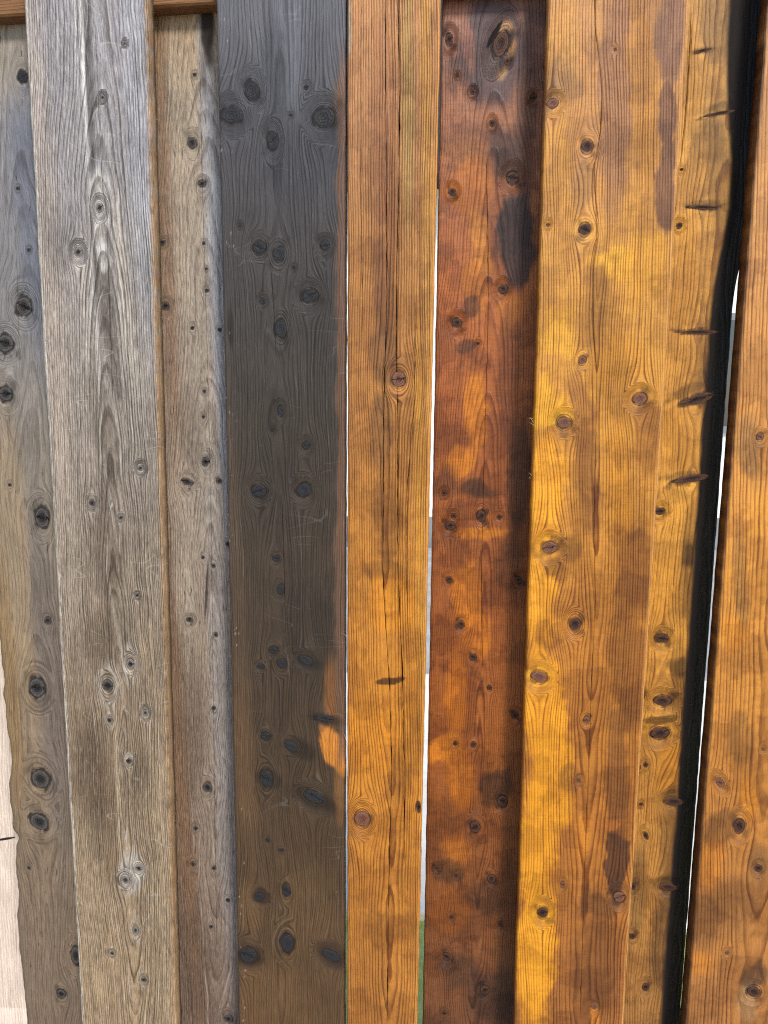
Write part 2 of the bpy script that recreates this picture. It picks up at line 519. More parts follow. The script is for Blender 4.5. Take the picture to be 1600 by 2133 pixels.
    if depth_fn:
        Y = Y + depth_fn(X, Z, xl[:, None], xr[:, None])
    co = np.stack([X, Y + y, Z], -1).reshape(-1, 3)
    idx = np.arange(nr * nc).reshape(nr, nc)
    q = np.stack([idx[:-1, :-1], idx[:-1, 1:], idx[1:, 1:], idx[1:, :-1]], -1).reshape(-1, 4)
    back = np.stack([idx[:-1, -1], idx[:-1, 0], idx[1:, 0], idx[1:, -1]], -1)
    quads = np.concatenate([q, back])
    nq = len(quads)
    me = bpy.data.meshes.new('board')
    me.vertices.add(len(co))
    me.vertices.foreach_set('co', co.astype(np.float32).ravel())
    loops = np.concatenate([quads.ravel(), idx[0, ::-1], idx[-1, :]])
    me.loops.add(len(loops))
    me.loops.foreach_set('vertex_index', loops.astype(np.int32))
    me.polygons.add(nq + 2)
    st = np.concatenate([np.arange(nq) * 4, [nq * 4, nq * 4 + nc]])
    me.polygons.foreach_set('loop_start', st.astype(np.int32))
    me.update(calc_edges=True)
    me.polygons.foreach_set('use_smooth', np.concatenate([np.ones(nq, bool), [False, False]]))
    at = me.attributes.new('flow', 'FLOAT_VECTOR', 'POINT')
    at.data.foreach_set('vector', np.stack([sw - Y * 1000.0, Zm, G + np.where(fm, 0, Y * 1000.0)], -1).astype(np.float32).ravel())
    at = me.attributes.new('tint', 'FLOAT_COLOR', 'POINT')
    at.data.foreach_set('color', np.concatenate([np.clip(T, 0.003, 0.9), np.ones(T.shape[:2] + (1,))], -1).astype(np.float32).ravel())
    at = me.attributes.new('char', 'FLOAT', 'POINT')
    at.data.foreach_set('value', ch.clip(0, 1).astype(np.float32).ravel())
    me.materials.append(mat)
    me.validate()
    ob = bpy.data.objects.new('board', me)
    col.objects.link(ob)
    ob.parent = fence
    ob['label'] = label
    # --- the knots themselves
    for i, (kx, kz, rx, ry, ang, kd) in enumerate(K):
        j = int(np.argmin(np.abs(rows - kz / 1000)))
        if not (xl[j] + 0.001 < kx / 1000 < xr[j] - 0.001):
            continue
        cidx = int(np.argmin(np.abs(X[j] - kx / 1000)))
        k = bpy.data.objects.new('knot', KNOT_MESH[(kd, (i + seed) % 4)])
        col.objects.link(k)
        k.parent = ob
        k.location = (kx / 1000, Y[j, cidx] + y - 0.0002, kz / 1000)
        dep = 0.0055 if min(rx, ry) > 4 else 0.0035
        k.scale = (rx * 0.92 / 1000, dep, ry * 0.92 / 1000)
        k.rotation_euler = (0, -ang, 0)
    return ob

YF, YBK, YR0, YR1 = 0.0, 0.038, 0.0195, 0.0375    # front boards' face, back boards' face, rail

# ---- materials of the boards
M_grey1 = wood_material('weathered_wood_back', 3.4, ring=0.7, ring_col=(0.45, 0.42, 0.40), fibre=0.7, dash=0.95, rough=0.72, seed=1.0, blotch=0.42, pale=0.2, jitter=1.2, scratch=0.0)
M_grey2 = wood_material('weathered_wood_front', 2.4, ring=0.95, ring_col=(0.34, 0.30, 0.27), fibre=1.15, dash=0.6, pale=1.0, rough=0.7, seed=2.0, relief=1.0, blotch=0.42, flen=0.07, scratch=0.3)
M_grey3 = wood_material('weathered_wood_recessed', 2.8, ring=0.7, ring_col=(0.42, 0.37, 0.33), fibre=1.0, dash=1.0, pale=0.5, rough=0.74, seed=3.0, blotch=0.46, flen=0.09)
M_sunlit = wood_material('sunlit_pale_wood', 3.6, ring=0.6, ring_col=(0.60, 0.50, 0.42), fibre=0.5, rough=0.7, seed=4.0)  # pale tone carries the painted sunlight
M_burnt = wood_material('charred_brown_wood', 2.9, ring=0.9, ring_col=(0.36, 0.33, 0.31), fibre=0.55, pale=0.12, rough=0.58, spec=0.28, seed=5.0, blotch=0.32, scratch=0.06)
M_gold5 = wood_material('stained_wood_cracked', 2.7, ring=0.92, ring_col=(0.34, 0.24, 0.18), fibre=0.48, rough=0.58, seed=6.0, relief=0.8, blotch=0.16, jitter=0.5)
M_red6 = wood_material('stained_wood_reddish', 2.4, ring=0.85, ring_col=(0.38, 0.27, 0.20), fibre=0.40, rough=0.5, seed=7.0, saw=0.08, blotch=0.18, jitter=0.6)
M_gold7 = wood_material('stained_wood_golden', 2.9, ring=1.0, ring_col=(0.33, 0.20, 0.10), fibre=0.30, rough=0.5, seed=8.0, speck=0.14, saw=0.06, blotch=0.12, jitter=0.6)
M_gold8 = wood_material('stained_wood_knotty', 2.7, ring=0.90, ring_col=(0.36, 0.26, 0.16), fibre=0.5, dash=0.6, rough=0.56, seed=9.0, speck=0.18, blotch=0.20, jitter=0.8)
M_gold9 = wood_material('stained_wood_amber', 3.2, ring=1.0, ring_col=(0.32, 0.22, 0.14), fibre=0.35, rough=0.5, seed=10.0, speck=0.12, blotch=0.16, jitter=0.6)
M_rail = wood_material('rail_wood', 3.4, ring=0.7, ring_col=(0.40, 0.30, 0.24), fibre=0.5, rough=0.62, seed=11.0)

# ---- 1: plank with sunlight painted into its pale colour, then the grey plank whose bark edge shows at the lower left
board('plank with full sunlight painted as pale wood behind the wavy bark edge', M_sunlit, ((-330, 0), (-260, 2133)), ((30, 0), (110, 2133)), YBK + 0.030,
      base=[(0, (228, 212, 196)), (2133, (236, 216, 198))], seed=11, slope=0.02, d0=40, kind='grey', halo=0.3, dx=2.0, knots=[(8, 1748, 26, 3, 0.2)])

def wane_left(rows, xl, xr):
    w = 0.0045 * fbm(rows * 7, rows * 0 + 2, 91, 3) + 0.0022 * fbm(rows * 26, rows * 0 + 6, 95, 3)
    zn = unproject(30, 1745, YBK)[2]
    return xl + w + 0.006 * np.exp(-((rows - zn) / 0.008) ** 2), xr

board('weathered grey back plank with large black knots and a wavy bark edge', M_grey1, ((-92, 0), (50, 2133)), ((105, 0), (235, 2133)), YBK,
      base=[(0, (160, 146, 130)), (250, (138, 136, 138)), (600, (132, 129, 128)), (1000, (146, 134, 118)), (1400, (142, 122, 98)), (2133, (126, 107, 88))],  # weathered tone plus painted light: bluish sky above, warm below
      blobs=[((160, 138, 108), 30, 1150, 32, 300, 0, 0.7, 0.6), ((100, 106, 122), 60, 420, 30, 330, 0, 0.6, 0.7), ((150, 118, 72), 15, 1420, 22, 260, 0, 0.6, 0.7),  # bluish blob paints the front plank's shade
             ((108, 100, 96), 100, 1380, 28, 420, 0, 0.6, 0.7), ((164, 152, 136), 20, 90, 40, 110, 0, 0.6, 0.7)],
      knots=[(47, 160, 11, 15, 0, 'char'), (37, 392, 4), (50, 638, 18, 22), (12, 715, 19, 20), (12, 820, 15, 17), (88, 1078, 16, 24), (100, 1292, 7), (78, 1432, 18, 22),
             (85, 1622, 20, 21, 0.3), (82, 1712, 22, 17, -0.6), (60, 1808, 4), (158, 1990, 11, 20), (128, 2070, 10), (60, 520, 4), (20, 1010, 4)],
      cracks=[([(30, 480), (38, 620), (40, 800)], 1.3)], edge_fn=wane_left, pith=[(40, 0), (60, 1000), (110, 2133)], slope=0.04, d0=22, wander=6, seed=2,
      kind='grey', halo=0.75, dx=1.3, edge_r=0.006, cup=0.002)

def sunlit_left(T, S, Zm, rows, xl, xr):
    d = S - xl[:, None] * 1000
    m = (0.75 * (1 - sstep(1.5, 5.0, d + 1.6 * fbm(S / 5, Zm / 9, 77, 2))))[..., None]  # sunlit rim painted pale along the left edge
    return T * (1 - m) + alb((222, 214, 200)) * m

board('silver grey weathered front plank with an eye-shaped bleached knot', M_grey2, ((50, 0), (170, 2133)), ((306, 0), (367, 2133)), YF,
      base=[(0, (168, 162, 164)), (300, (164, 158, 158)), (700, (166, 156, 146)), (1100, (156, 141, 124)), (1500, (154, 133, 109)), (2133, (170, 145, 113))],  # weathering, with cool sky light painted at top and warm light below
      blobs=[((192, 192, 196), 285, 250, 22, 420, 0, 0.55, 0.8), ((196, 178, 160), 100, 560, 26, 640, 0.0, 0.5, 0.8), ((98, 92, 90), 182, 120, 12, 190, 0, 0.75, 0.6),
             ((214, 210, 206), 172, 110, 4.5, 260, -0.02, 0.95, 0.5), ((208, 204, 200), 158, 90, 3, 120, -0.02, 0.85, 0.5), ((206, 200, 192), 190, 610, 3.5, 110, -0.12, 0.85, 0.5), ((204, 198, 190), 206, 780, 3.5, 120, -0.05, 0.85, 0.5), ((200, 190, 176), 178, 680, 3, 140, -0.03, 0.8, 0.5), ((204, 194, 180), 226, 1020, 3.5, 110, 0.1, 0.8, 0.5), ((206, 198, 188), 250, 560, 4, 200, -0.03, 0.7, 0.6), ((204, 192, 174), 240, 1290, 3, 90, 0.1, 0.8, 0.5), ((196, 178, 150), 246, 1640, 4, 160, -0.03, 0.75, 0.5), ((92, 88, 86), 196, 420, 5, 260, -0.03, 0.6, 0.6),
             ((96, 86, 76), 225, 660, 16, 170, 0.08, 0.75, 0.6), ((200, 188, 172), 262, 640, 12, 220, 0.05, 0.6, 0.7), ((98, 82, 66), 215, 900, 22, 130, 0.1, 0.55, 0.7),
             ((92, 76, 60), 225, 1150, 28, 140, 0.0, 0.6, 0.7), ((92, 74, 55), 215, 1330, 40, 60, 0, 0.55, 0.8), ((94, 76, 56), 185, 1600, 36, 110, 0, 0.6, 0.7),
             ((96, 76, 54), 215, 1700, 36, 140, 0, 0.5, 0.7), ((186, 162, 130), 330, 1700, 26, 420, 0, 0.45, 0.8), ((184, 160, 126), 190, 1950, 30, 200, 0, 0.4, 0.8),
             ((118, 100, 78), 290, 1600, 20, 60, 0, 0.5, 0.8), ((204, 199, 192), 208, 415, 21, 68, 0, 0.8, 0.25), ((212, 207, 200), 210, 505, 12, 60, 0.08, 0.85, 0.25),
             ((204, 198, 186), 275, 1815, 24, 44, 0, 0.6, 0.5), ((120, 114, 112), 120, 480, 40, 70, 0, 0.5, 0.8)],
      knots=[(214, 203, 5, 6, 0, 'pale'), (260, 90, 4, 4, 0, 'pale'), (208, 433, 9, 12, 0, 'pale'), (163, 525, 10, 11, 0, 'pale'), (293, 975, 7, 7, 0, 'pale'), (192, 1048, 7), (252, 1078, 4),
             (272, 1383, 9, 12, 0, 'pale'), (225, 1428, 13, 14), (303, 1485, 6, 7, 0, 'pale'), (228, 1500, 5), (268, 1585, 6), (290, 1808, 8, 8, 0, 'pale'), (262, 1832, 9, 9, 0, 'pale'),
             (283, 1937, 6, 8, 0, 'pale'), (300, 2040, 5), (286, 1240, 4), (234, 1985, 4)],
      cracks=[([(198, 60), (204, 200), (212, 380), (222, 450), (228, 640), (236, 860)], 2.6)], pith=[(205, 0), (212, 430), (238, 1150), (268, 1800), (285, 2133)], slope=0.05, d0=12, wander=3.0,
      seed=3, side=('R', (176, 140, 100)), tint_fn=sunlit_left, halo=0.45, pale_halo=0.55)

board('weathered grey-brown recessed plank with pinhead knots under the rail', M_grey3, ((285, 0), (345, 2133)), ((485, 0), (535, 2133)), YBK,
      base=[(0, (172, 146, 112)), (200, (166, 150, 130)), (600, (164, 150, 134)), (1000, (160, 146, 130)), (1400, (150, 133, 115)), (2133, (128, 108, 94))],
      blobs=[((122, 80, 42), 335, 300, 22, 900, 0.0, 0.55, 0.8), ((126, 84, 46), 365, 1500, 22, 700, 0.03, 0.55, 0.8), ((160, 162, 170), 462, 700, 20, 700, 0.02, 0.75, 0.7),  # brown left bands paint occlusion, bluish right strip paints sky light
             ((150, 144, 142), 468, 1550, 24, 500, 0, 0.6, 0.7), ((176, 160, 138), 375, 420, 20, 300, 0, 0.45, 0.8), ((94, 76, 60), 395, 900, 22, 110, 0, 0.4, 0.8), ((84, 66, 50), 400, 1500, 26, 160, 0, 0.45, 0.8),
             ((86, 66, 48), 400, 2000, 40, 140, 0, 0.5, 0.8), ('char', 432, 60, 16, 90, 0, 0.8, 0.6), ('char', 424, 150, 7, 70, 0, 0.5, 0.7), ('char', 430, 1230, 3, 60, -0.1, 0.7, 0.5), ((180, 168, 150), 380, 1150, 16, 200, 0, 0.4, 0.8)],  # topmost char blobs paint shade beside the charred plank
      knots=[(400, 298, 11, 13), (421, 383, 8), (325, 473, 5, 7, 0, 'char'), (338, 505, 8, 6), (425, 507, 4), (431, 605, 5), (345, 637, 9, 9), (401, 683, 5), (458, 687, 5), (428, 962, 9, 11), (390, 1003, 13, 8, -0.3),
             (457, 1002, 6), (476, 1133, 6), (423, 1161, 4), (445, 1178, 4), (395, 1290, 8, 6), (450, 1322, 4), (445, 1475, 5), (433, 1640, 10, 11), (408, 1725, 5), (402, 1800, 5), (446, 1808, 5), (475, 1875, 5),
             (476, 2122, 9), (405, 155, 4), (424, 868, 4), (426, 815, 4), (440, 1930, 4), (430, 560, 3)],
      cracks=[([(414, 60), (421, 385), (425, 520), (432, 760), (440, 1100), (443, 1400), (446, 1640), (452, 2000)], 1.3)], pith=[(420, 0), (432, 700), (455, 2133)], slope=0.06, d0=12, wander=5, seed=4, halo=0.7, dx=1.3)

# ---- the charred plank
def worn_right(T, S, Zm, rows, xl, xr):
    d = xr[:, None] * 1000 - S
    z0, z1 = unproject(700, 1560, YF)[2] * 1000, unproject(700, 180, YF)[2] * 1000
    e = 9 + 5 * fbm(S / 20, Zm / 60, 71, 3)
    sp = pnoise(S / 1.3, Zm / 1.9, 73) * (S - xl[:, None] * 1000 < 14 + 5 * fbm(S / 9, Zm / 60, 75, 2)) * sstep(0.0, 0.4, fbm(S / 40, Zm / 70, 79, 2) + 0.15)
    ms = (0.7 * sstep(0.52, 0.7, sp))[..., None]
    T = T * (1 - ms) + alb((190, 178, 158)) * ms
    m = (0.75 * (1 - sstep(e - 3, e + 3, d)) * sstep(z0 - 30, z0, Zm) * (1 - sstep(z1, z1 + 60, Zm)))[..., None]
    return T * (1 - m) + alb((120, 88, 68)) * m

board('dark charred grey-brown plank with many black knots', M_burnt, ((450, 0), (498, 2133)), ((719, 0), (716, 2133)), YF,
      base=[(0, (102, 101, 107)), (250, (76, 74, 77)), (600, (68, 62, 58)), (900, (66, 57, 48)), (1200, (70, 57, 44)), (1600, (76, 59, 41)), (2133, (96, 71, 45))],  # bluish top tones paint the sky's reflection
      blobs=[((126, 128, 136), 600, 40, 30, 200, 0, 0.4, 0.8), ((60, 62, 70), 575, 130, 26, 120, 0, 0.6, 0.8), ((58, 60, 68), 640, 330, 90, 90, 0, 0.35, 0.8), ((100, 80, 62), 490, 1200, 18, 420, 0.02, 0.45, 0.8),
             ((110, 82, 54), 510, 1600, 24, 200, 0.02, 0.55, 0.8), ((112, 84, 54), 520, 1900, 22, 60, 0, 0.6, 0.6), ((52, 44, 40), 575, 1000, 40, 110, 0, 0.5, 0.8), ((54, 46, 40), 640, 1300, 60, 120, 0, 0.4, 0.8),
             ((222, 140, 52), 696, 1560, 26, 52, 0.35, 0.9, 0.22), ((150, 96, 50), 690, 1440, 14, 70, 0, 0.6, 0.6), ((150, 104, 58), 706, 1650, 10, 60, 0, 0.6, 0.6), ((122, 92, 58), 640, 1900, 60, 80, 0, 0.35, 0.8),  # orange blob paints a lit patch
             ((116, 84, 52), 560, 2080, 80, 70, 0, 0.5, 0.8), ('char', 668, 1290, 22, 90, 0.1, 0.35, 0.7), ('char', 590, 1480, 22, 80, -0.2, 0.35, 0.7),
             ('char', 625, 1560, 40, 20, -0.5, 0.55, 0.6), ('char', 655, 1668, 66, 24, -0.45, 0.62, 0.9), ('char', 690, 1990, 46, 24, -0.55, 0.6, 0.9), ('char', 680, 1498, 42, 13, -0.1, 0.6, 0.9),
             ('char', 640, 1378, 36, 18, -0.4, 0.55, 0.9), ('char', 520, 1992, 38, 26, 0.1, 0.65, 0.8), ('char', 480, 680, 8, 60, 0, 0.55, 0.7), ('char', 483, 240, 34, 28, 0, 0.5, 0.9), ('char', 680, 250, 30, 24, 0, 0.6, 0.5),
             ('char', 560, 1625, 30, 22, 0.0, 0.6, 0.6), ('char', 545, 1868, 22, 18, 0.3, 0.6, 0.5), ('char', 570, 850, 20, 60, 0, 0.4, 0.7)],
      knots=[(525, 188, 17, 21), (483, 240, 25, 19), (675, 245, 25, 22), (568, 293, 13, 22), (638, 182, 6), (540, 515, 15), (581, 528, 14, 17), (677, 512, 11), (645, 617, 19, 15, 0.2), (547, 627, 7), (585, 685, 13, 21),
             (585, 855, 7, 11), (638, 928, 9, 9), (540, 1022, 17, 15), (633, 1020, 17, 15, 0.2), (575, 1163, 8, 7), (584, 1228, 8, 11), (570, 1355, 10, 8), (587, 1382, 10, 12), (637, 1375, 17, 9, -0.4), (543, 1388, 8, 6),
             (553, 1533, 11, 9), (607, 1555, 17, 10, -0.6), (555, 1622, 14, 20), (655, 1660, 28, 13, -0.4), (678, 1497, 24, 8, -0.1), (540, 1868, 12, 9, 0.3), (597, 1855, 9, 14), (518, 1990, 20, 18), (598, 1963, 15, 21),
             (690, 1990, 22, 11, -0.5), (558, 1750, 5), (566, 895, 5), (606, 240, 4), (586, 1770, 6, 4), (500, 470, 4), (612, 557, 4)],
      cracks=[([(560, 520), (570, 640), (575, 760)], 1.2), ([(560, 1040), (575, 1090), (572, 1200), (566, 1340)], 1.3)], pith=[(575, 0), (580, 1000), (585, 2133)], slope=0.03, d0=9, wander=3.5, seed=5, kind='char',
      tint_fn=worn_right, halo=0.7)

# ---- golden narrow plank with long drying cracks
board('narrow golden-brown plank split by long vertical drying cracks', M_gold5, ((724, 0), (723, 2133)), ((918, 0), (869, 2133)), YF + 0.001,
      base=[(0, (204, 142, 94)), (250, (186, 128, 84)), (500, (182, 122, 68)), (900, (184, 120, 58)), (1150, (196, 126, 50)), (1500, (204, 128, 40)), (2133, (188, 120, 52))],
      blobs=[((222, 158, 78), 895, 500, 14, 700, 0.02, 0.7, 0.6), ((214, 148, 56), 880, 1200, 12, 500, 0.02, 0.6, 0.6), ((186, 150, 88), 850, 220, 14, 260, 0, 0.55, 0.6), ((140, 84, 56), 800, 350, 30, 330, 0, 0.45, 0.8),
             ((104, 62, 36), 800, 620, 24, 110, 0.1, 0.5, 0.7), ((112, 72, 46), 798, 740, 32, 60, 0, 0.65, 0.5), ((90, 56, 32), 795, 900, 26, 80, 0, 0.55, 0.6), ((112, 64, 26), 805, 1080, 30, 110, 0.0, 0.5, 0.7),
             ((222, 138, 32), 815, 1260, 50, 60, 0, 0.6, 0.5), ((122, 74, 26), 800, 1190, 40, 22, 0, 0.5, 0.5), ('char', 815, 1418, 34, 8, 0.12, 0.7, 0.4), ((214, 132, 30), 780, 1540, 60, 80, 0, 0.5, 0.7),
             ((128, 80, 30), 850, 1580, 26, 90, -0.3, 0.4, 0.7), ((146, 88, 30), 830, 1930, 60, 30, 0, 0.45, 0.7), ((138, 84, 34), 770, 2000, 40, 120, 0, 0.4, 0.8), ((196, 190, 172), 728, 60, 5, 60, 0, 0.6, 0.6)],
      knots=[(831, 790, 16, 18, 0, 'brown'), (755, 1705, 18, 18, 0, 'brown'), (872, 1680, 5, 14, 0, 'dark')],
      cracks=[([(752, 0), (752, 180), (752, 420), (756, 700)], 1.4), ([(802, 0), (804, 350), (806, 600), (803, 720), (799, 860), (798, 1050), (797, 1190), (803, 1300), (811, 1420), (816, 1600), (811, 1760), (808, 1950), (806, 2133)], 3.0),
              ([(829, 0), (832, 190), (830, 400), (826, 560), (825, 740), (828, 850), (829, 1200), (838, 1400), (842, 1600), (842, 1800)], 3.2), ([(866, 600), (862, 860), (848, 1010), (846, 1180), (850, 1330)], 1.6)],
      pith=[(806, 0), (804, 760), (803, 1200), (812, 1700), (812, 2133)], slope=-0.02, d0=9, wander=1.6, seed=6, side=('R', (226, 156, 74)), kind='brown', halo=0.55, mott=0.25, glow=0.3)

# ---- reddish recessed plank
board('reddish-brown recessed plank with scorched patches, painted shade at right and small dark knots', M_red6, ((921, 0), (880, 2133)), ((1172, 0), (1112, 2133)), YBK,
      base=[(0, (128, 92, 80)), (250, (152, 98, 66)), (600, (172, 98, 46)), (900, (152, 84, 38)), (1200, (148, 82, 34)), (1500, (154, 86, 32)), (1800, (132, 76, 34)), (2133, (112, 70, 42))],
      blobs=[((66, 55, 60), 1025, 110, 70, 115, 0, 0.8, 0.5), ((170, 116, 92), 945, 20, 26, 24, 0.4, 0.8, 0.5), ((160, 106, 82), 975, 85, 12, 70, 0.1, 0.7, 0.5), ((160, 104, 70), 960, 255, 60, 45, 0, 0.6, 0.6),
             ((178, 116, 62), 970, 320, 46, 34, 0, 0.7, 0.5), ((188, 112, 42), 975, 390, 40, 60, -0.2, 0.7, 0.5), ((204, 130, 48), 1000, 500, 22, 75, 0.2, 0.8, 0.4), ((196, 118, 36), 990, 600, 30, 60, 0.1, 0.7, 0.5),
             ((66, 48, 44), 1055, 320, 34, 60, 0, 0.75, 0.5), ((48, 36, 36), 1075, 500, 40, 95, 0.0, 0.92, 0.4), ((70, 44, 34), 1095, 250, 20, 260, 0, 0.6, 0.6), ((196, 118, 36), 1060, 640, 30, 40, 0, 0.6, 0.6),  # dark strip at right paints the broad plank's cast shade
             ((176, 132, 84), 1052, 62, 18, 16, 0.3, 0.8, 0.8), ((168, 120, 72), 1066, 110, 7, 30, -0.2, 0.75, 0.8), ((176, 132, 84), 1046, 150, 10, 16, -0.3, 0.7, 0.8), ('char', 1030, 72, 6, 30, -0.6, 0.9, 0.5), ('char', 1050, 330, 22, 30, 0.2, 0.45, 0.6), ('char', 1040, 90, 24, 34, -0.5, 0.4, 0.6), ((66, 40, 30), 985, 640, 18, 22, -0.6, 0.7, 0.5), ((66, 40, 30), 970, 720, 22, 14, 0, 0.7, 0.5),
             ((208, 124, 30), 990, 860, 22, 90, 0.1, 0.75, 0.5), ((206, 122, 26), 960, 960, 34, 30, 0.3, 0.75, 0.4), ((90, 46, 22), 1060, 780, 24, 170, 0, 0.6, 0.6), ((60, 34, 20), 1080, 1000, 26, 120, 0.0, 0.75, 0.5),
             ((212, 128, 28), 1000, 1110, 60, 12, 0.0, 0.6, 0.5), ((50, 32, 18), 990, 1020, 40, 22, 0.0, 0.75, 0.5), ((74, 42, 22), 930, 1000, 22, 40, -0.3, 0.6, 0.6), ((206, 120, 24), 970, 1230, 34, 60, 0, 0.6, 0.6),
             ((206, 118, 22), 990, 1310, 30, 60, 0, 0.55, 0.6), ((64, 36, 18), 1060, 1180, 30, 60, 0, 0.6, 0.6), ((204, 116, 20), 950, 1450, 22, 100, 0, 0.6, 0.6), ((208, 124, 26), 925, 1560, 34, 30, 0.3, 0.75, 0.4),
             ((196, 112, 22), 960, 1620, 30, 70, 0, 0.6, 0.6), ((62, 40, 20), 1035, 1640, 30, 44, -0.4, 0.75, 0.5), ((190, 110, 28), 950, 1770, 26, 40, 0, 0.6, 0.6), ((72, 46, 26), 935, 1815, 34, 28, 0.2, 0.7, 0.5),
             ((64, 40, 24), 1010, 1870, 40, 34, 0.2, 0.6, 0.6), ((168, 96, 30), 940, 1900, 40, 40, 0, 0.5, 0.6), ((74, 50, 34), 960, 2020, 40, 36, 0, 0.6, 0.6), ((58, 40, 32), 1030, 2080, 60, 60, 0, 0.6, 0.7)],
      knots=[(936, 82, 9, 14), (1043, 92, 17, 30, -0.35, 'dark'), (1057, 128, 7), (985, 192, 6, 6), (1112, 203, 8), (1025, 257, 6, 8), (1068, 370, 14), (942, 400, 9, 9), (1048, 602, 10), (952, 673, 11), (925, 1027, 6), (938, 1095, 10), (945, 1075, 6),
             (1003, 1075, 10, 13), (1040, 1077, 6), (935, 1207, 7), (1080, 1208, 8), (961, 1300, 8), (985, 1368, 8), (1020, 1433, 5), (1073, 1490, 8), (948, 1548, 5), (986, 1550, 6), (1047, 1668, 12), (990, 1722, 11, 13), (910, 1808, 6),
             (950, 1823, 5), (1024, 1830, 9), (940, 1910, 5), (1042, 1925, 6), (930, 1992, 9), (1010, 2062, 10), (925, 2110, 5), (996, 715, 4), (953, 158, 4)],
      cracks=[([(1012, 330), (1016, 480), (1017, 640), (1013, 800), (1008, 950), (1003, 1180), (1003, 1300), (1006, 1400)], 1.4)], pith=[(1040, 0), (1010, 1000), (990, 2133)], slope=0.05, d0=14, wander=3, seed=7, kind='dark', halo=0.75, wav=0.6, amber=False, mott=0.36, glow=0.35, wisp=0.8)

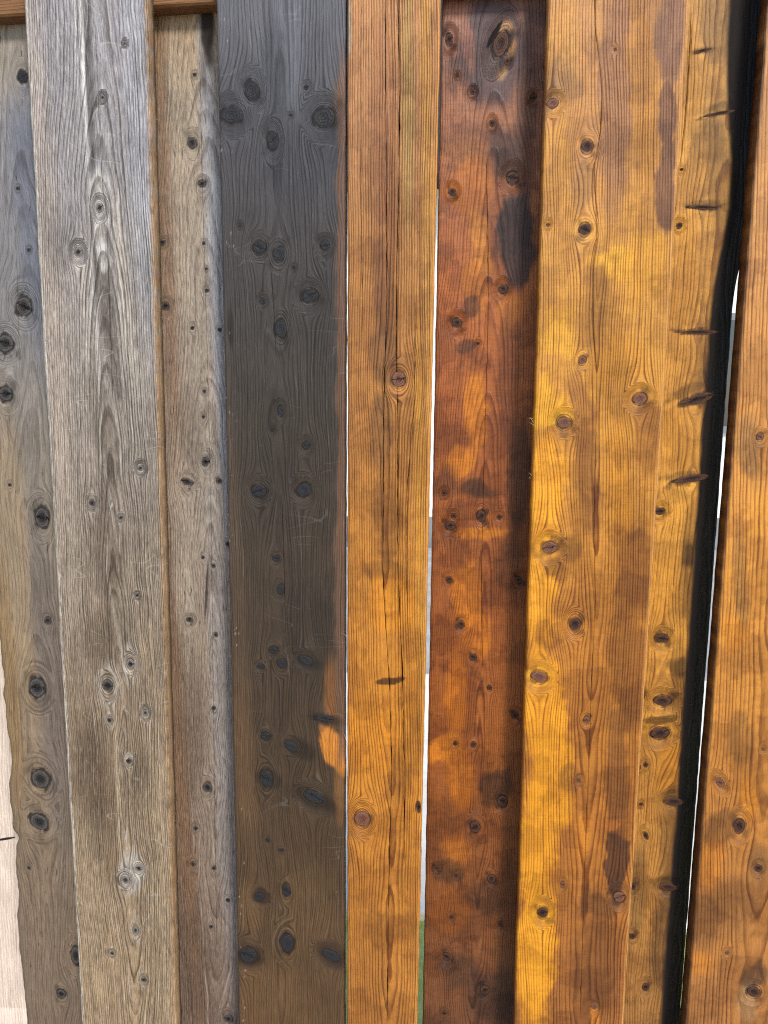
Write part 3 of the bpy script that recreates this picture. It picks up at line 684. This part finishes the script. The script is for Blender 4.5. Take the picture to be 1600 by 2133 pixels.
# ---- broad golden plank
board('broad golden stained front plank with round brown knots', M_gold7, ((1143, 0), (1071, 2133)), ((1436, 0), (1299, 2133)), YF,
      base=[(0, (200, 138, 80)), (300, (202, 138, 74)), (560, (212, 146, 62)), (900, (208, 140, 54)), (1300, (188, 118, 44)), (1700, (180, 110, 42)), (2133, (158, 96, 46))],
      blobs=[((216, 152, 66), 1170, 100, 36, 120, 0, 0.6, 0.7), ((132, 92, 62), 1175, 180, 44, 42, -0.2, 0.55, 0.6), ((146, 98, 78), 1290, 200, 46, 240, 0.0, 0.6, 0.5), ((202, 136, 56), 1340, 180, 34, 190, 0.1, 0.75, 0.3),
             ((204, 138, 54), 1330, 350, 26, 130, 0.0, 0.6, 0.4), ((132, 90, 76), 1400, 60, 30, 130, 0, 0.75, 0.4), ((120, 78, 62), 1390, 240, 18, 60, 0, 0.8, 0.3), ((118, 76, 58), 1388, 400, 22, 110, 0.0, 0.85, 0.25),
             ((150, 102, 56), 1218, 390, 22, 60, 0, 0.6, 0.5), ((216, 150, 58), 1160, 340, 34, 90, 0, 0.6, 0.7), ((240, 172, 52), 1280, 545, 44, 34, -0.3, 0.8, 0.4), ((222, 152, 44), 1340, 560, 46, 60, 0, 0.6, 0.6),
             ((236, 168, 52), 1160, 690, 44, 60, 0.0, 0.75, 0.4), ((150, 94, 32), 1240, 640, 26, 80, 0, 0.5, 0.7), ((148, 88, 40), 1210, 860, 26, 90, 0.2, 0.6, 0.5), ((236, 166, 42), 1140, 850, 40, 50, 0.3, 0.8, 0.4),
             ((128, 78, 34), 1155, 900, 30, 24, 0.0, 0.65, 0.4), ((246, 164, 40), 1140, 1010, 36, 120, 0, 0.9, 0.5), ((246, 164, 40), 1125, 1250, 34, 150, 0, 0.85, 0.5), ((212, 140, 40), 1290, 760, 60, 50, 0, 0.6, 0.6),
             ((140, 84, 40), 1225, 1010, 26, 90, 0.1, 0.65, 0.5), ((216, 140, 36), 1290, 1010, 24, 130, 0.1, 0.6, 0.6), ((146, 84, 30), 1350, 900, 26, 80, 0, 0.6, 0.5), ((128, 72, 26), 1320, 1190, 40, 90, 0.1, 0.75, 0.5),
             ((116, 64, 26), 1310, 1400, 44, 120, 0.1, 0.6, 0.6), ((98, 58, 28), 1190, 1140, 24, 26, -0.4, 0.5, 0.6), ((132, 80, 28), 1160, 1190, 34, 24, -0.3, 0.6, 0.5), ((150, 88, 28), 1140, 1330, 26, 30, 0.3, 0.6, 0.4),
             ((246, 162, 38), 1130, 1480, 44, 110, 0, 0.9, 0.5), ((236, 156, 30), 1150, 1620, 50, 100, 0, 0.75, 0.5), ((232, 152, 30), 1120, 1760, 42, 130, 0, 0.8, 0.5), ((240, 160, 34), 1115, 1980, 42, 160, 0, 0.85, 0.5),
             ((112, 66, 30), 1290, 1500, 34, 26, 0, 0.5, 0.6), ((106, 62, 34), 1288, 1640, 24, 130, 0.08, 0.55, 0.5), ((196, 116, 46), 1270, 1715, 40, 10, 0.2, 0.6, 0.5), ((86, 50, 30), 1282, 1790, 26, 74, 0.08, 0.9, 0.2),
             ((92, 54, 30), 1255, 1890, 40, 34, 0.2, 0.65, 0.5), ((106, 60, 30), 1240, 2020, 54, 110, 0, 0.6, 0.7), ((104, 62, 34), 1190, 1625, 22, 30, 0, 0.5, 0.6), ((214, 130, 36), 1215, 1740, 14, 60, 0, 0.5, 0.6), ((220, 136, 44), 1240, 2130, 10, 40, 0, 0.6, 0.6)],
      knots=[(1152, 215, 14, 11, 0.3), (1282, 103, 4), (1223, 305, 14, 14, 0, 'dark'), (1218, 478, 14, 14, 0, 'dark'), (1142, 468, 5), (1213, 750, 9), (1333, 830, 17, 12, 0.3), (1175, 880, 16, 13), (1145, 1140, 18, 14), (1198, 1300, 14, 15, 0, 'dark'),
             (1123, 1410, 19, 13, -0.2), (1222, 1500, 8), (1172, 1842, 5, 7), (1290, 1868, 14, 12, 0.4), (1130, 1900, 13, 13, 0, 'dark'), (1238, 2097, 6), (1206, 1625, 5)],
      cracks=[([(1238, 0), (1238, 50), (1246, 110), (1254, 200), (1250, 290), (1236, 345), (1240, 420), (1244, 500), (1234, 540), (1236, 690), (1243, 780), (1240, 960), (1237, 1090), (1240, 1260), (1232, 1420), (1226, 1600), (1218, 1800), (1208, 2133)], 1.7)],
      pith=[(1250, 0), (1245, 500), (1240, 900), (1232, 1300), (1215, 2133)], slope=-0.03, d0=12, wander=2.0, seed=8, kind='brown', halo=0.6, wav=0.75, mott=0.26, glow=0.45, wisp=0.85, side=('R', (222, 162, 92)))

# ---- knotty recessed plank, cast shade painted black along the bevel added at its right edge
def wide_top(rows, xl, xr):
    za, zb_ = unproject(1550, 640, YBK)[2], unproject(1550, 430, YBK)[2]
    return xl, xr + 0.011 * sstep(za, zb_, rows)

def added_bevel_right(X, Z, xl, xr):
    d = np.clip(0.023 - (xr - X), 0, None)  # bevel added, turned away so the edge falls dark
    return d * 0.8

def shade_edge(ch, S, Zm, rows, xl, xr):
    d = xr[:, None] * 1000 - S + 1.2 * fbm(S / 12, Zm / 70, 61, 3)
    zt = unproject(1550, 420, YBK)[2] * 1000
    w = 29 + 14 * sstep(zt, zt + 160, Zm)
    return np.maximum(ch, 1 - sstep(w - 4, w + 7, d))  # neighbouring plank's cast shade, painted black through the char mask

board('golden recessed plank crossed by dark spike knots, its added bevel painted black as cast shade', M_gold8, ((1395, 0), (1262, 2133)), ((1590, 0), (1428, 2133)), YBK - 0.010, thick=0.021,
      base=[(0, (200, 144, 78)), (300, (208, 148, 72)), (700, (204, 140, 60)), (1100, (212, 146, 58)), (1500, (204, 138, 54)), (1800, (184, 124, 58)), (2133, (156, 106, 58))],
      blobs=[((122, 82, 38), 1495, 330, 24, 150, 0.05, 0.6, 0.9), ((120, 78, 34), 1468, 760, 16, 160, 0.05, 0.55, 0.9), ((104, 66, 28), 1440, 1190, 20, 120, 0.05, 0.6, 0.9), ((110, 68, 28), 1415, 1440, 18, 90, 0.05, 0.6, 0.9), ((92, 58, 30), 1395, 1760, 20, 80, 0.05, 0.6, 0.9), ((90, 66, 46), 1490, 60, 30, 70, 0.2, 0.5, 0.7), ((110, 74, 34), 1480, 300, 40, 50, 0, 0.5, 0.7), ((206, 142, 56), 1440, 180, 24, 90, 0, 0.5, 0.7), ((210, 142, 46), 1420, 560, 30, 120, 0, 0.5, 0.7),
             ((206, 138, 48), 1410, 930, 36, 60, 0, 0.6, 0.7), ((214, 146, 54), 1400, 1060, 30, 50, 0, 0.6, 0.7), ('char', 1440, 1155, 30, 34, 0, 0.6, 0.7), ((210, 138, 44), 1370, 1230, 34, 70, 0, 0.5, 0.7), ('char', 1415, 1392, 30, 22, 0, 0.6, 0.7),
             ((206, 130, 30), 1400, 1600, 30, 60, 0, 0.6, 0.7), ((104, 78, 46), 1330, 1850, 18, 100, 0, 0.5, 0.7), ((84, 56, 34), 1390, 1960, 34, 110, 0, 0.6, 0.7), ('char', 1465, 103, 26, 9, 0.15, 0.5, 0.9), ('char', 1505, 224, 44, 12, 0.25, 0.5, 0.95),
             ((226, 166, 74), 1480, 238, 44, 5, 0.15, 0.7, 0.4), ('char', 1462, 424, 46, 10, 0.0, 0.5, 0.95), ('char', 1465, 688, 50, 7, 0.0, 0.55, 0.9), ('char', 1440, 812, 56, 13, 0.35, 0.5, 0.95), ('char', 1430, 990, 56, 11, 0.15, 0.5, 0.95),
             ('char', 1400, 1030, 40, 20, 0.1, 0.35, 0.7), ('char', 1380, 1330, 18, 12, 0, 0.75, 0.5), ('char', 1378, 1500, 40, 12, 0.2, 0.6, 0.6), ('char', 1408, 1662, 40, 26, 0.0, 0.6, 0.95), ('char', 1398, 1840, 40, 20, 0.0, 0.6, 0.95), ('char', 1420, 1250, 26, 40, 0, 0.3, 0.7)],
      knots=[(1463, 106, 20, 4, 0.15), (1500, 236, 36, 4, 0.15), (1420, 353, 4), (1465, 432, 38, 5, -0.05), (1415, 470, 7), (1455, 692, 48, 5, 0.0), (1452, 832, 42, 11, 0.3, 'dark'), (1440, 997, 42, 8, 0.18, 'dark'), (1375, 1065, 12, 8, 0.3),
             (1380, 1330, 13, 10), (1345, 1310, 4), (1380, 1460, 20, 11, 0, 'dark'), (1335, 1452, 8), (1375, 1527, 21, 13, 0.2, 'dark'), (1345, 1593, 5, 6), (1331, 1598, 5, 6), (1404, 1670, 22, 10, -0.1, 'dark'), (1335, 1675, 4), (1345, 1740, 5, 9, 0.4),
             (1319, 1847, 7), (1392, 1848, 22, 9, -0.1, 'dark'), (1318, 1950, 7), (1345, 2055, 8, 8)],
      cracks=[([(1440, 20), (1436, 120), (1428, 240), (1416, 350)], 4.0)], pith=[(1530, 0), (1480, 1000), (1400, 2133)], slope=0.01, d0=30, wander=1.5, seed=9, kind='dark', halo=0.7, edge_fn=wide_top, depth_fn=added_bevel_right, shade_fn=shade_edge, wav=0.5, mott=0.28, glow=0.2, wisp=0.8)

board('amber front plank with straight grain beside the bright slit', M_gold9, ((1599, 0), (1428, 2133)), ((1960, 0), (1760, 2133)), YF,
      base=[(0, (212, 148, 92)), (400, (210, 144, 82)), (800, (206, 138, 70)), (1200, (216, 142, 58)), (1600, (188, 120, 52)), (2133, (170, 110, 60))],
      blobs=[((136, 98, 62), 1560, 930, 22, 70, 0.2, 0.6, 0.6), ((226, 150, 56), 1580, 1080, 26, 70, 0, 0.6, 0.6), ((150, 104, 54), 1545, 1220, 16, 110, 0.1, 0.6, 0.6), ((228, 142, 40), 1530, 1320, 30, 40, 0.2, 0.6, 0.6),
             ((118, 78, 36), 1545, 1540, 30, 60, 0.1, 0.5, 0.6), ((224, 140, 34), 1560, 1660, 20, 50, 0.1, 0.6, 0.6), ((92, 60, 32), 1500, 1730, 40, 40, 0, 0.6, 0.5), ((206, 124, 38), 1480, 1800, 30, 60, 0, 0.6, 0.6),
             ((98, 66, 42), 1530, 1880, 50, 60, 0, 0.4, 0.7), ((112, 76, 48), 1580, 1800, 24, 40, 0, 0.6, 0.6), ((84, 58, 40), 1570, 2035, 30, 34, -0.3, 0.7, 0.5), ((176, 140, 104), 1555, 2090, 22, 40, 0, 0.5, 0.6), ((206, 126, 40), 1460, 2010, 30, 30, 0, 0.6, 0.6), ((100, 64, 36), 1470, 1920, 30, 60, 0, 0.5, 0.7)],
      knots=[(1583, 910, 8, 8), (1500, 1630, 8, 12, 0.5), (1540, 1720, 13, 16, 0, 'dark'), (1580, 1808, 8, 8, 0, 'dark'), (1515, 1985, 5), (1570, 2065, 15, 11, -0.2, 'dark'), (1590, 1560, 4)],
      pith=[(1680, 0), (1610, 1400), (1560, 2133)], slope=-0.02, d0=24, wander=2, seed=10, kind='brown', halo=0.6, side=('L', (96, 60, 30)), wav=0.6, mott=0.28, glow=0.4, wisp=0.85)  # dark tint on the left side paints its shade

def splinter(px, py, dx_, dz_, parent_label, rad=0.00022):
    par = [o for o in fence.children if o.get('label', '').startswith(parent_label)][0]
    a = unproject(px, py, YF)
    n, v, f = 7, [], []
    for i in range(n):
        t = i / (n - 1)
        c = a + np.array([dx_ * t, -0.004 * t, dz_ * t - 0.003 * t * t])
        r = rad * (1 - 0.8 * t)
        v += [(c[0] + r * math.cos(k * 2.094), c[1], c[2] + r * math.sin(k * 2.094)) for k in range(3)]
    for i in range(n - 1):
        f += [(3 * i + k, 3 * i + (k + 1) % 3, 3 * i + 3 + (k + 1) % 3, 3 * i + 3 + k) for k in range(3)]
    link_mesh('splinter', v, f, simple_pale, par)

_n = NT('pale_splinter')
simple_pale = _n.out((0.55, 0.45, 0.30), 0.7)
for q in ((1112, 886, -0.006, 0.006), (1111, 880, -0.005, 0.009), (1110, 872, -0.005, 0.003), (1107, 990, -0.004, 0.006), (1106, 996, -0.003, 0.003)):
    splinter(*q, 'broad golden')
for q in ((722, 1325, -0.005, 0.007), (722, 1545, -0.003, 0.016)):
    splinter(*q, 'narrow golden')

# ---- the fence goes on either side of the stretch in the photograph
for i, (xa, xb, back, golden) in enumerate(((1820, 2110, 1, 1), (2040, 2340, 0, 1), (-590, -300, 0, 0), (-860, -560, 1, 0), (-1120, -830, 0, 0))):
    board('stained plank farther along the fence' if golden else 'weathered plank farther along the fence', M_gold9 if golden else M_grey2,
          ((xa, 0), (xa - 90 if golden else xa + 90, 2133)), ((xb, 0), (xb - 90 if golden else xb + 90, 2133)), YBK if back else YF,
          base=[(0, (204, 140, 80)), (2133, (176, 112, 54))] if golden else [(0, (160, 154, 152)), (2133, (150, 130, 106))],
          knots=[((xa + xb) / 2 + 60 * math.sin(7.3 * k + i), 150 + 330 * k, 12, 13) for k in range(6)], seed=20 + i, kind='brown' if golden else 'grey', dx=4.0,
          mott=0.28 if golden else 0.0)

# ---- rails and posts of the fence (between the two skins of boards)
def rail(z0, z1, y0, y1, x0=-2.4, x1=2.4):
    nx = 200
    xs = np.linspace(x0, x1, nx)
    prof = [(y1, z0), (y0 + 0.002, z0), (y0, z0 + 0.002), (y0, (z0 + z1) / 2), (y0, z1 - 0.002), (y0 + 0.002, z1), (y1, z1)]
    P = np.array(prof)
    co = np.zeros((nx, len(P), 3))
    co[..., 0] = xs[:, None]
    co[..., 1] = P[None, :, 0]
    co[..., 2] = P[None, :, 1] + 0.0006 * fbm(xs * 9, xs * 0, 5, 2)[:, None]
    k = len(P)
    idx = np.arange(nx * k).reshape(nx, k)
    f = [(int(idx[i, j]), int(idx[i, (j + 1) % k]), int(idx[i + 1, (j + 1) % k]), int(idx[i + 1, j])) for i in range(nx - 1) for j in range(k)]
    f += [tuple(int(v) for v in idx[0]), tuple(int(v) for v in idx[-1][::-1])]
    o = link_mesh('rail', co.reshape(-1, 3), f, M_rail, fence)
    me = o.data
    s = co.reshape(-1, 3)
    at = me.attributes.new('flow', 'FLOAT_VECTOR', 'POINT')
    at.data.foreach_set('vector', np.stack([s[:, 2] * 1000, s[:, 0] * 1000, (s[:, 2] + s[:, 1]) * 1000 + 4 * np.sin(s[:, 0] * 7)], -1).astype(np.float32).ravel())
    at = me.attributes.new('tint', 'FLOAT_COLOR', 'POINT')
    at.data.foreach_set('color', np.tile(np.append(alb((140, 98, 58)), 1.0), len(s)).astype(np.float32))
    me.attributes.new('char', 'FLOAT', 'POINT')
    return o

zr = unproject(380, 11, YR0)[2]
rail(zr, zr + 0.085, YR0, YR1)
rail(0.22, 0.305, YR0, YR1)

# ------------------------------------------------------------------ the garden behind the fence, seen through the slits
def simple(name, c, rough=0.7, nscale=3.0, amt=0.25, c2=None, bump=0.0):
    n = NT(name)
    tc = n.t.nodes.new('ShaderNodeTexCoord').outputs['Object']
    f = n.noise(tc, nscale, 5.0, 0.65)
    b = n.mix(n.rng(f, 0.3, 0.7), c, c2 if c2 is not None else tuple(v * (1 - amt) for v in c))
    return n.out(b, rough, n.bump(f, bump, 0.01) if bump else None, 0.3)

M_lawn = simple('lawn_grass', (0.34, 0.42, 0.10), 0.9, 26.0, c2=(0.52, 0.60, 0.22), bump=0.6)
M_path = simple('pale_concrete', (0.84, 0.81, 0.72), 0.85, 7.0, 0.2)
M_white = simple('white_render', (0.80, 0.80, 0.78), 0.8, 2.0, 0.06)
M_grey = simple('grey_trim', (0.22, 0.23, 0.24), 0.6, 3.0, 0.2)
M_roof = simple('dark_shingle', (0.035, 0.033, 0.034), 0.9, 9.0, 0.4)
M_glass = NT('window_glass').out((0.03, 0.04, 0.05), 0.05, None, 0.6)

g = link_mesh('lawn', [(-40, -40, 0), (40, -40, 0), (40, 40, 0), (-40, 40, 0)], [(0, 1, 2, 3)], M_lawn)
tag(g, 'sunny green lawn reaching under the fence', 'lawn', 'structure')
t = box('bounce_ground', -14, 14, -14, 0.5, -0.10, 0.022, simple('warm_bounce_paving', (0.46, 0.40, 0.33), 0.85, 5.0, 0.25), None, 0.01)  # unseen ground, added for its warm bounce light
tag(t, 'unseen warm grey ground added to bounce warm light onto the fence', 'bounce_ground', 'structure')
p = box('garden_path', -14, 14, 1.15, 3.1, -0.10, 0.03, M_path, None, 0.01)
tag(p, 'pale concrete path behind the fence', 'path', 'structure')

dr = box('driveway', -14, 14, 3.104, 6.9, -0.10, 0.026, simple('grey_paving', (0.42, 0.42, 0.41), 0.85, 5.0, 0.3), None, 0.01)
tag(dr, 'grey paved driveway in front of the white house', 'driveway', 'structure')
house = bpy.data.objects.new('house', None)
house.location = (0, 0, 0)
col.objects.link(house)
tag(house, 'white rendered house with dark roof behind the fence', 'house')
HY = 7.0
box('wall', -9, 9, HY, HY + 7, 0.35, 3.75, M_white, house)
box('plinth', -9.04, 9.04, HY - 0.06, HY + 7.04, 0.0, 0.348, M_grey, house)
rf = link_mesh('roof', [(-9.5, HY - 0.5, 3.752), (9.5, HY - 0.5, 3.752), (9.5, HY + 7.5, 3.752), (-9.5, HY + 7.5, 3.752), (-9.5, HY + 3.5, 8.3), (9.5, HY + 3.5, 8.3)],
               [(0, 1, 5, 4), (2, 3, 4, 5), (0, 4, 3), (1, 2, 5), (0, 3, 2, 1)], M_roof, house)
for wx in (-6.2, -3.6, 2.6, 5.6):
    w = box('window', wx - 0.6, wx + 0.6, HY - 0.05, HY + 0.05, 1.25, 2.45, M_grey, house)
    box('pane', wx - 0.53, wx - 0.03, HY - 0.056, HY - 0.0505, 1.32, 2.38, M_glass, w)
    box('pane', wx + 0.03, wx + 0.53, HY - 0.056, HY - 0.0505, 1.32, 2.38, M_glass, w)
d = box('door', -0.1, 0.85, HY - 0.05, HY + 0.05, 0.352, 2.4, M_grey, house)
box('handle', 0.70, 0.80, HY - 0.10, HY - 0.052, 1.32, 1.35, M_white, d)
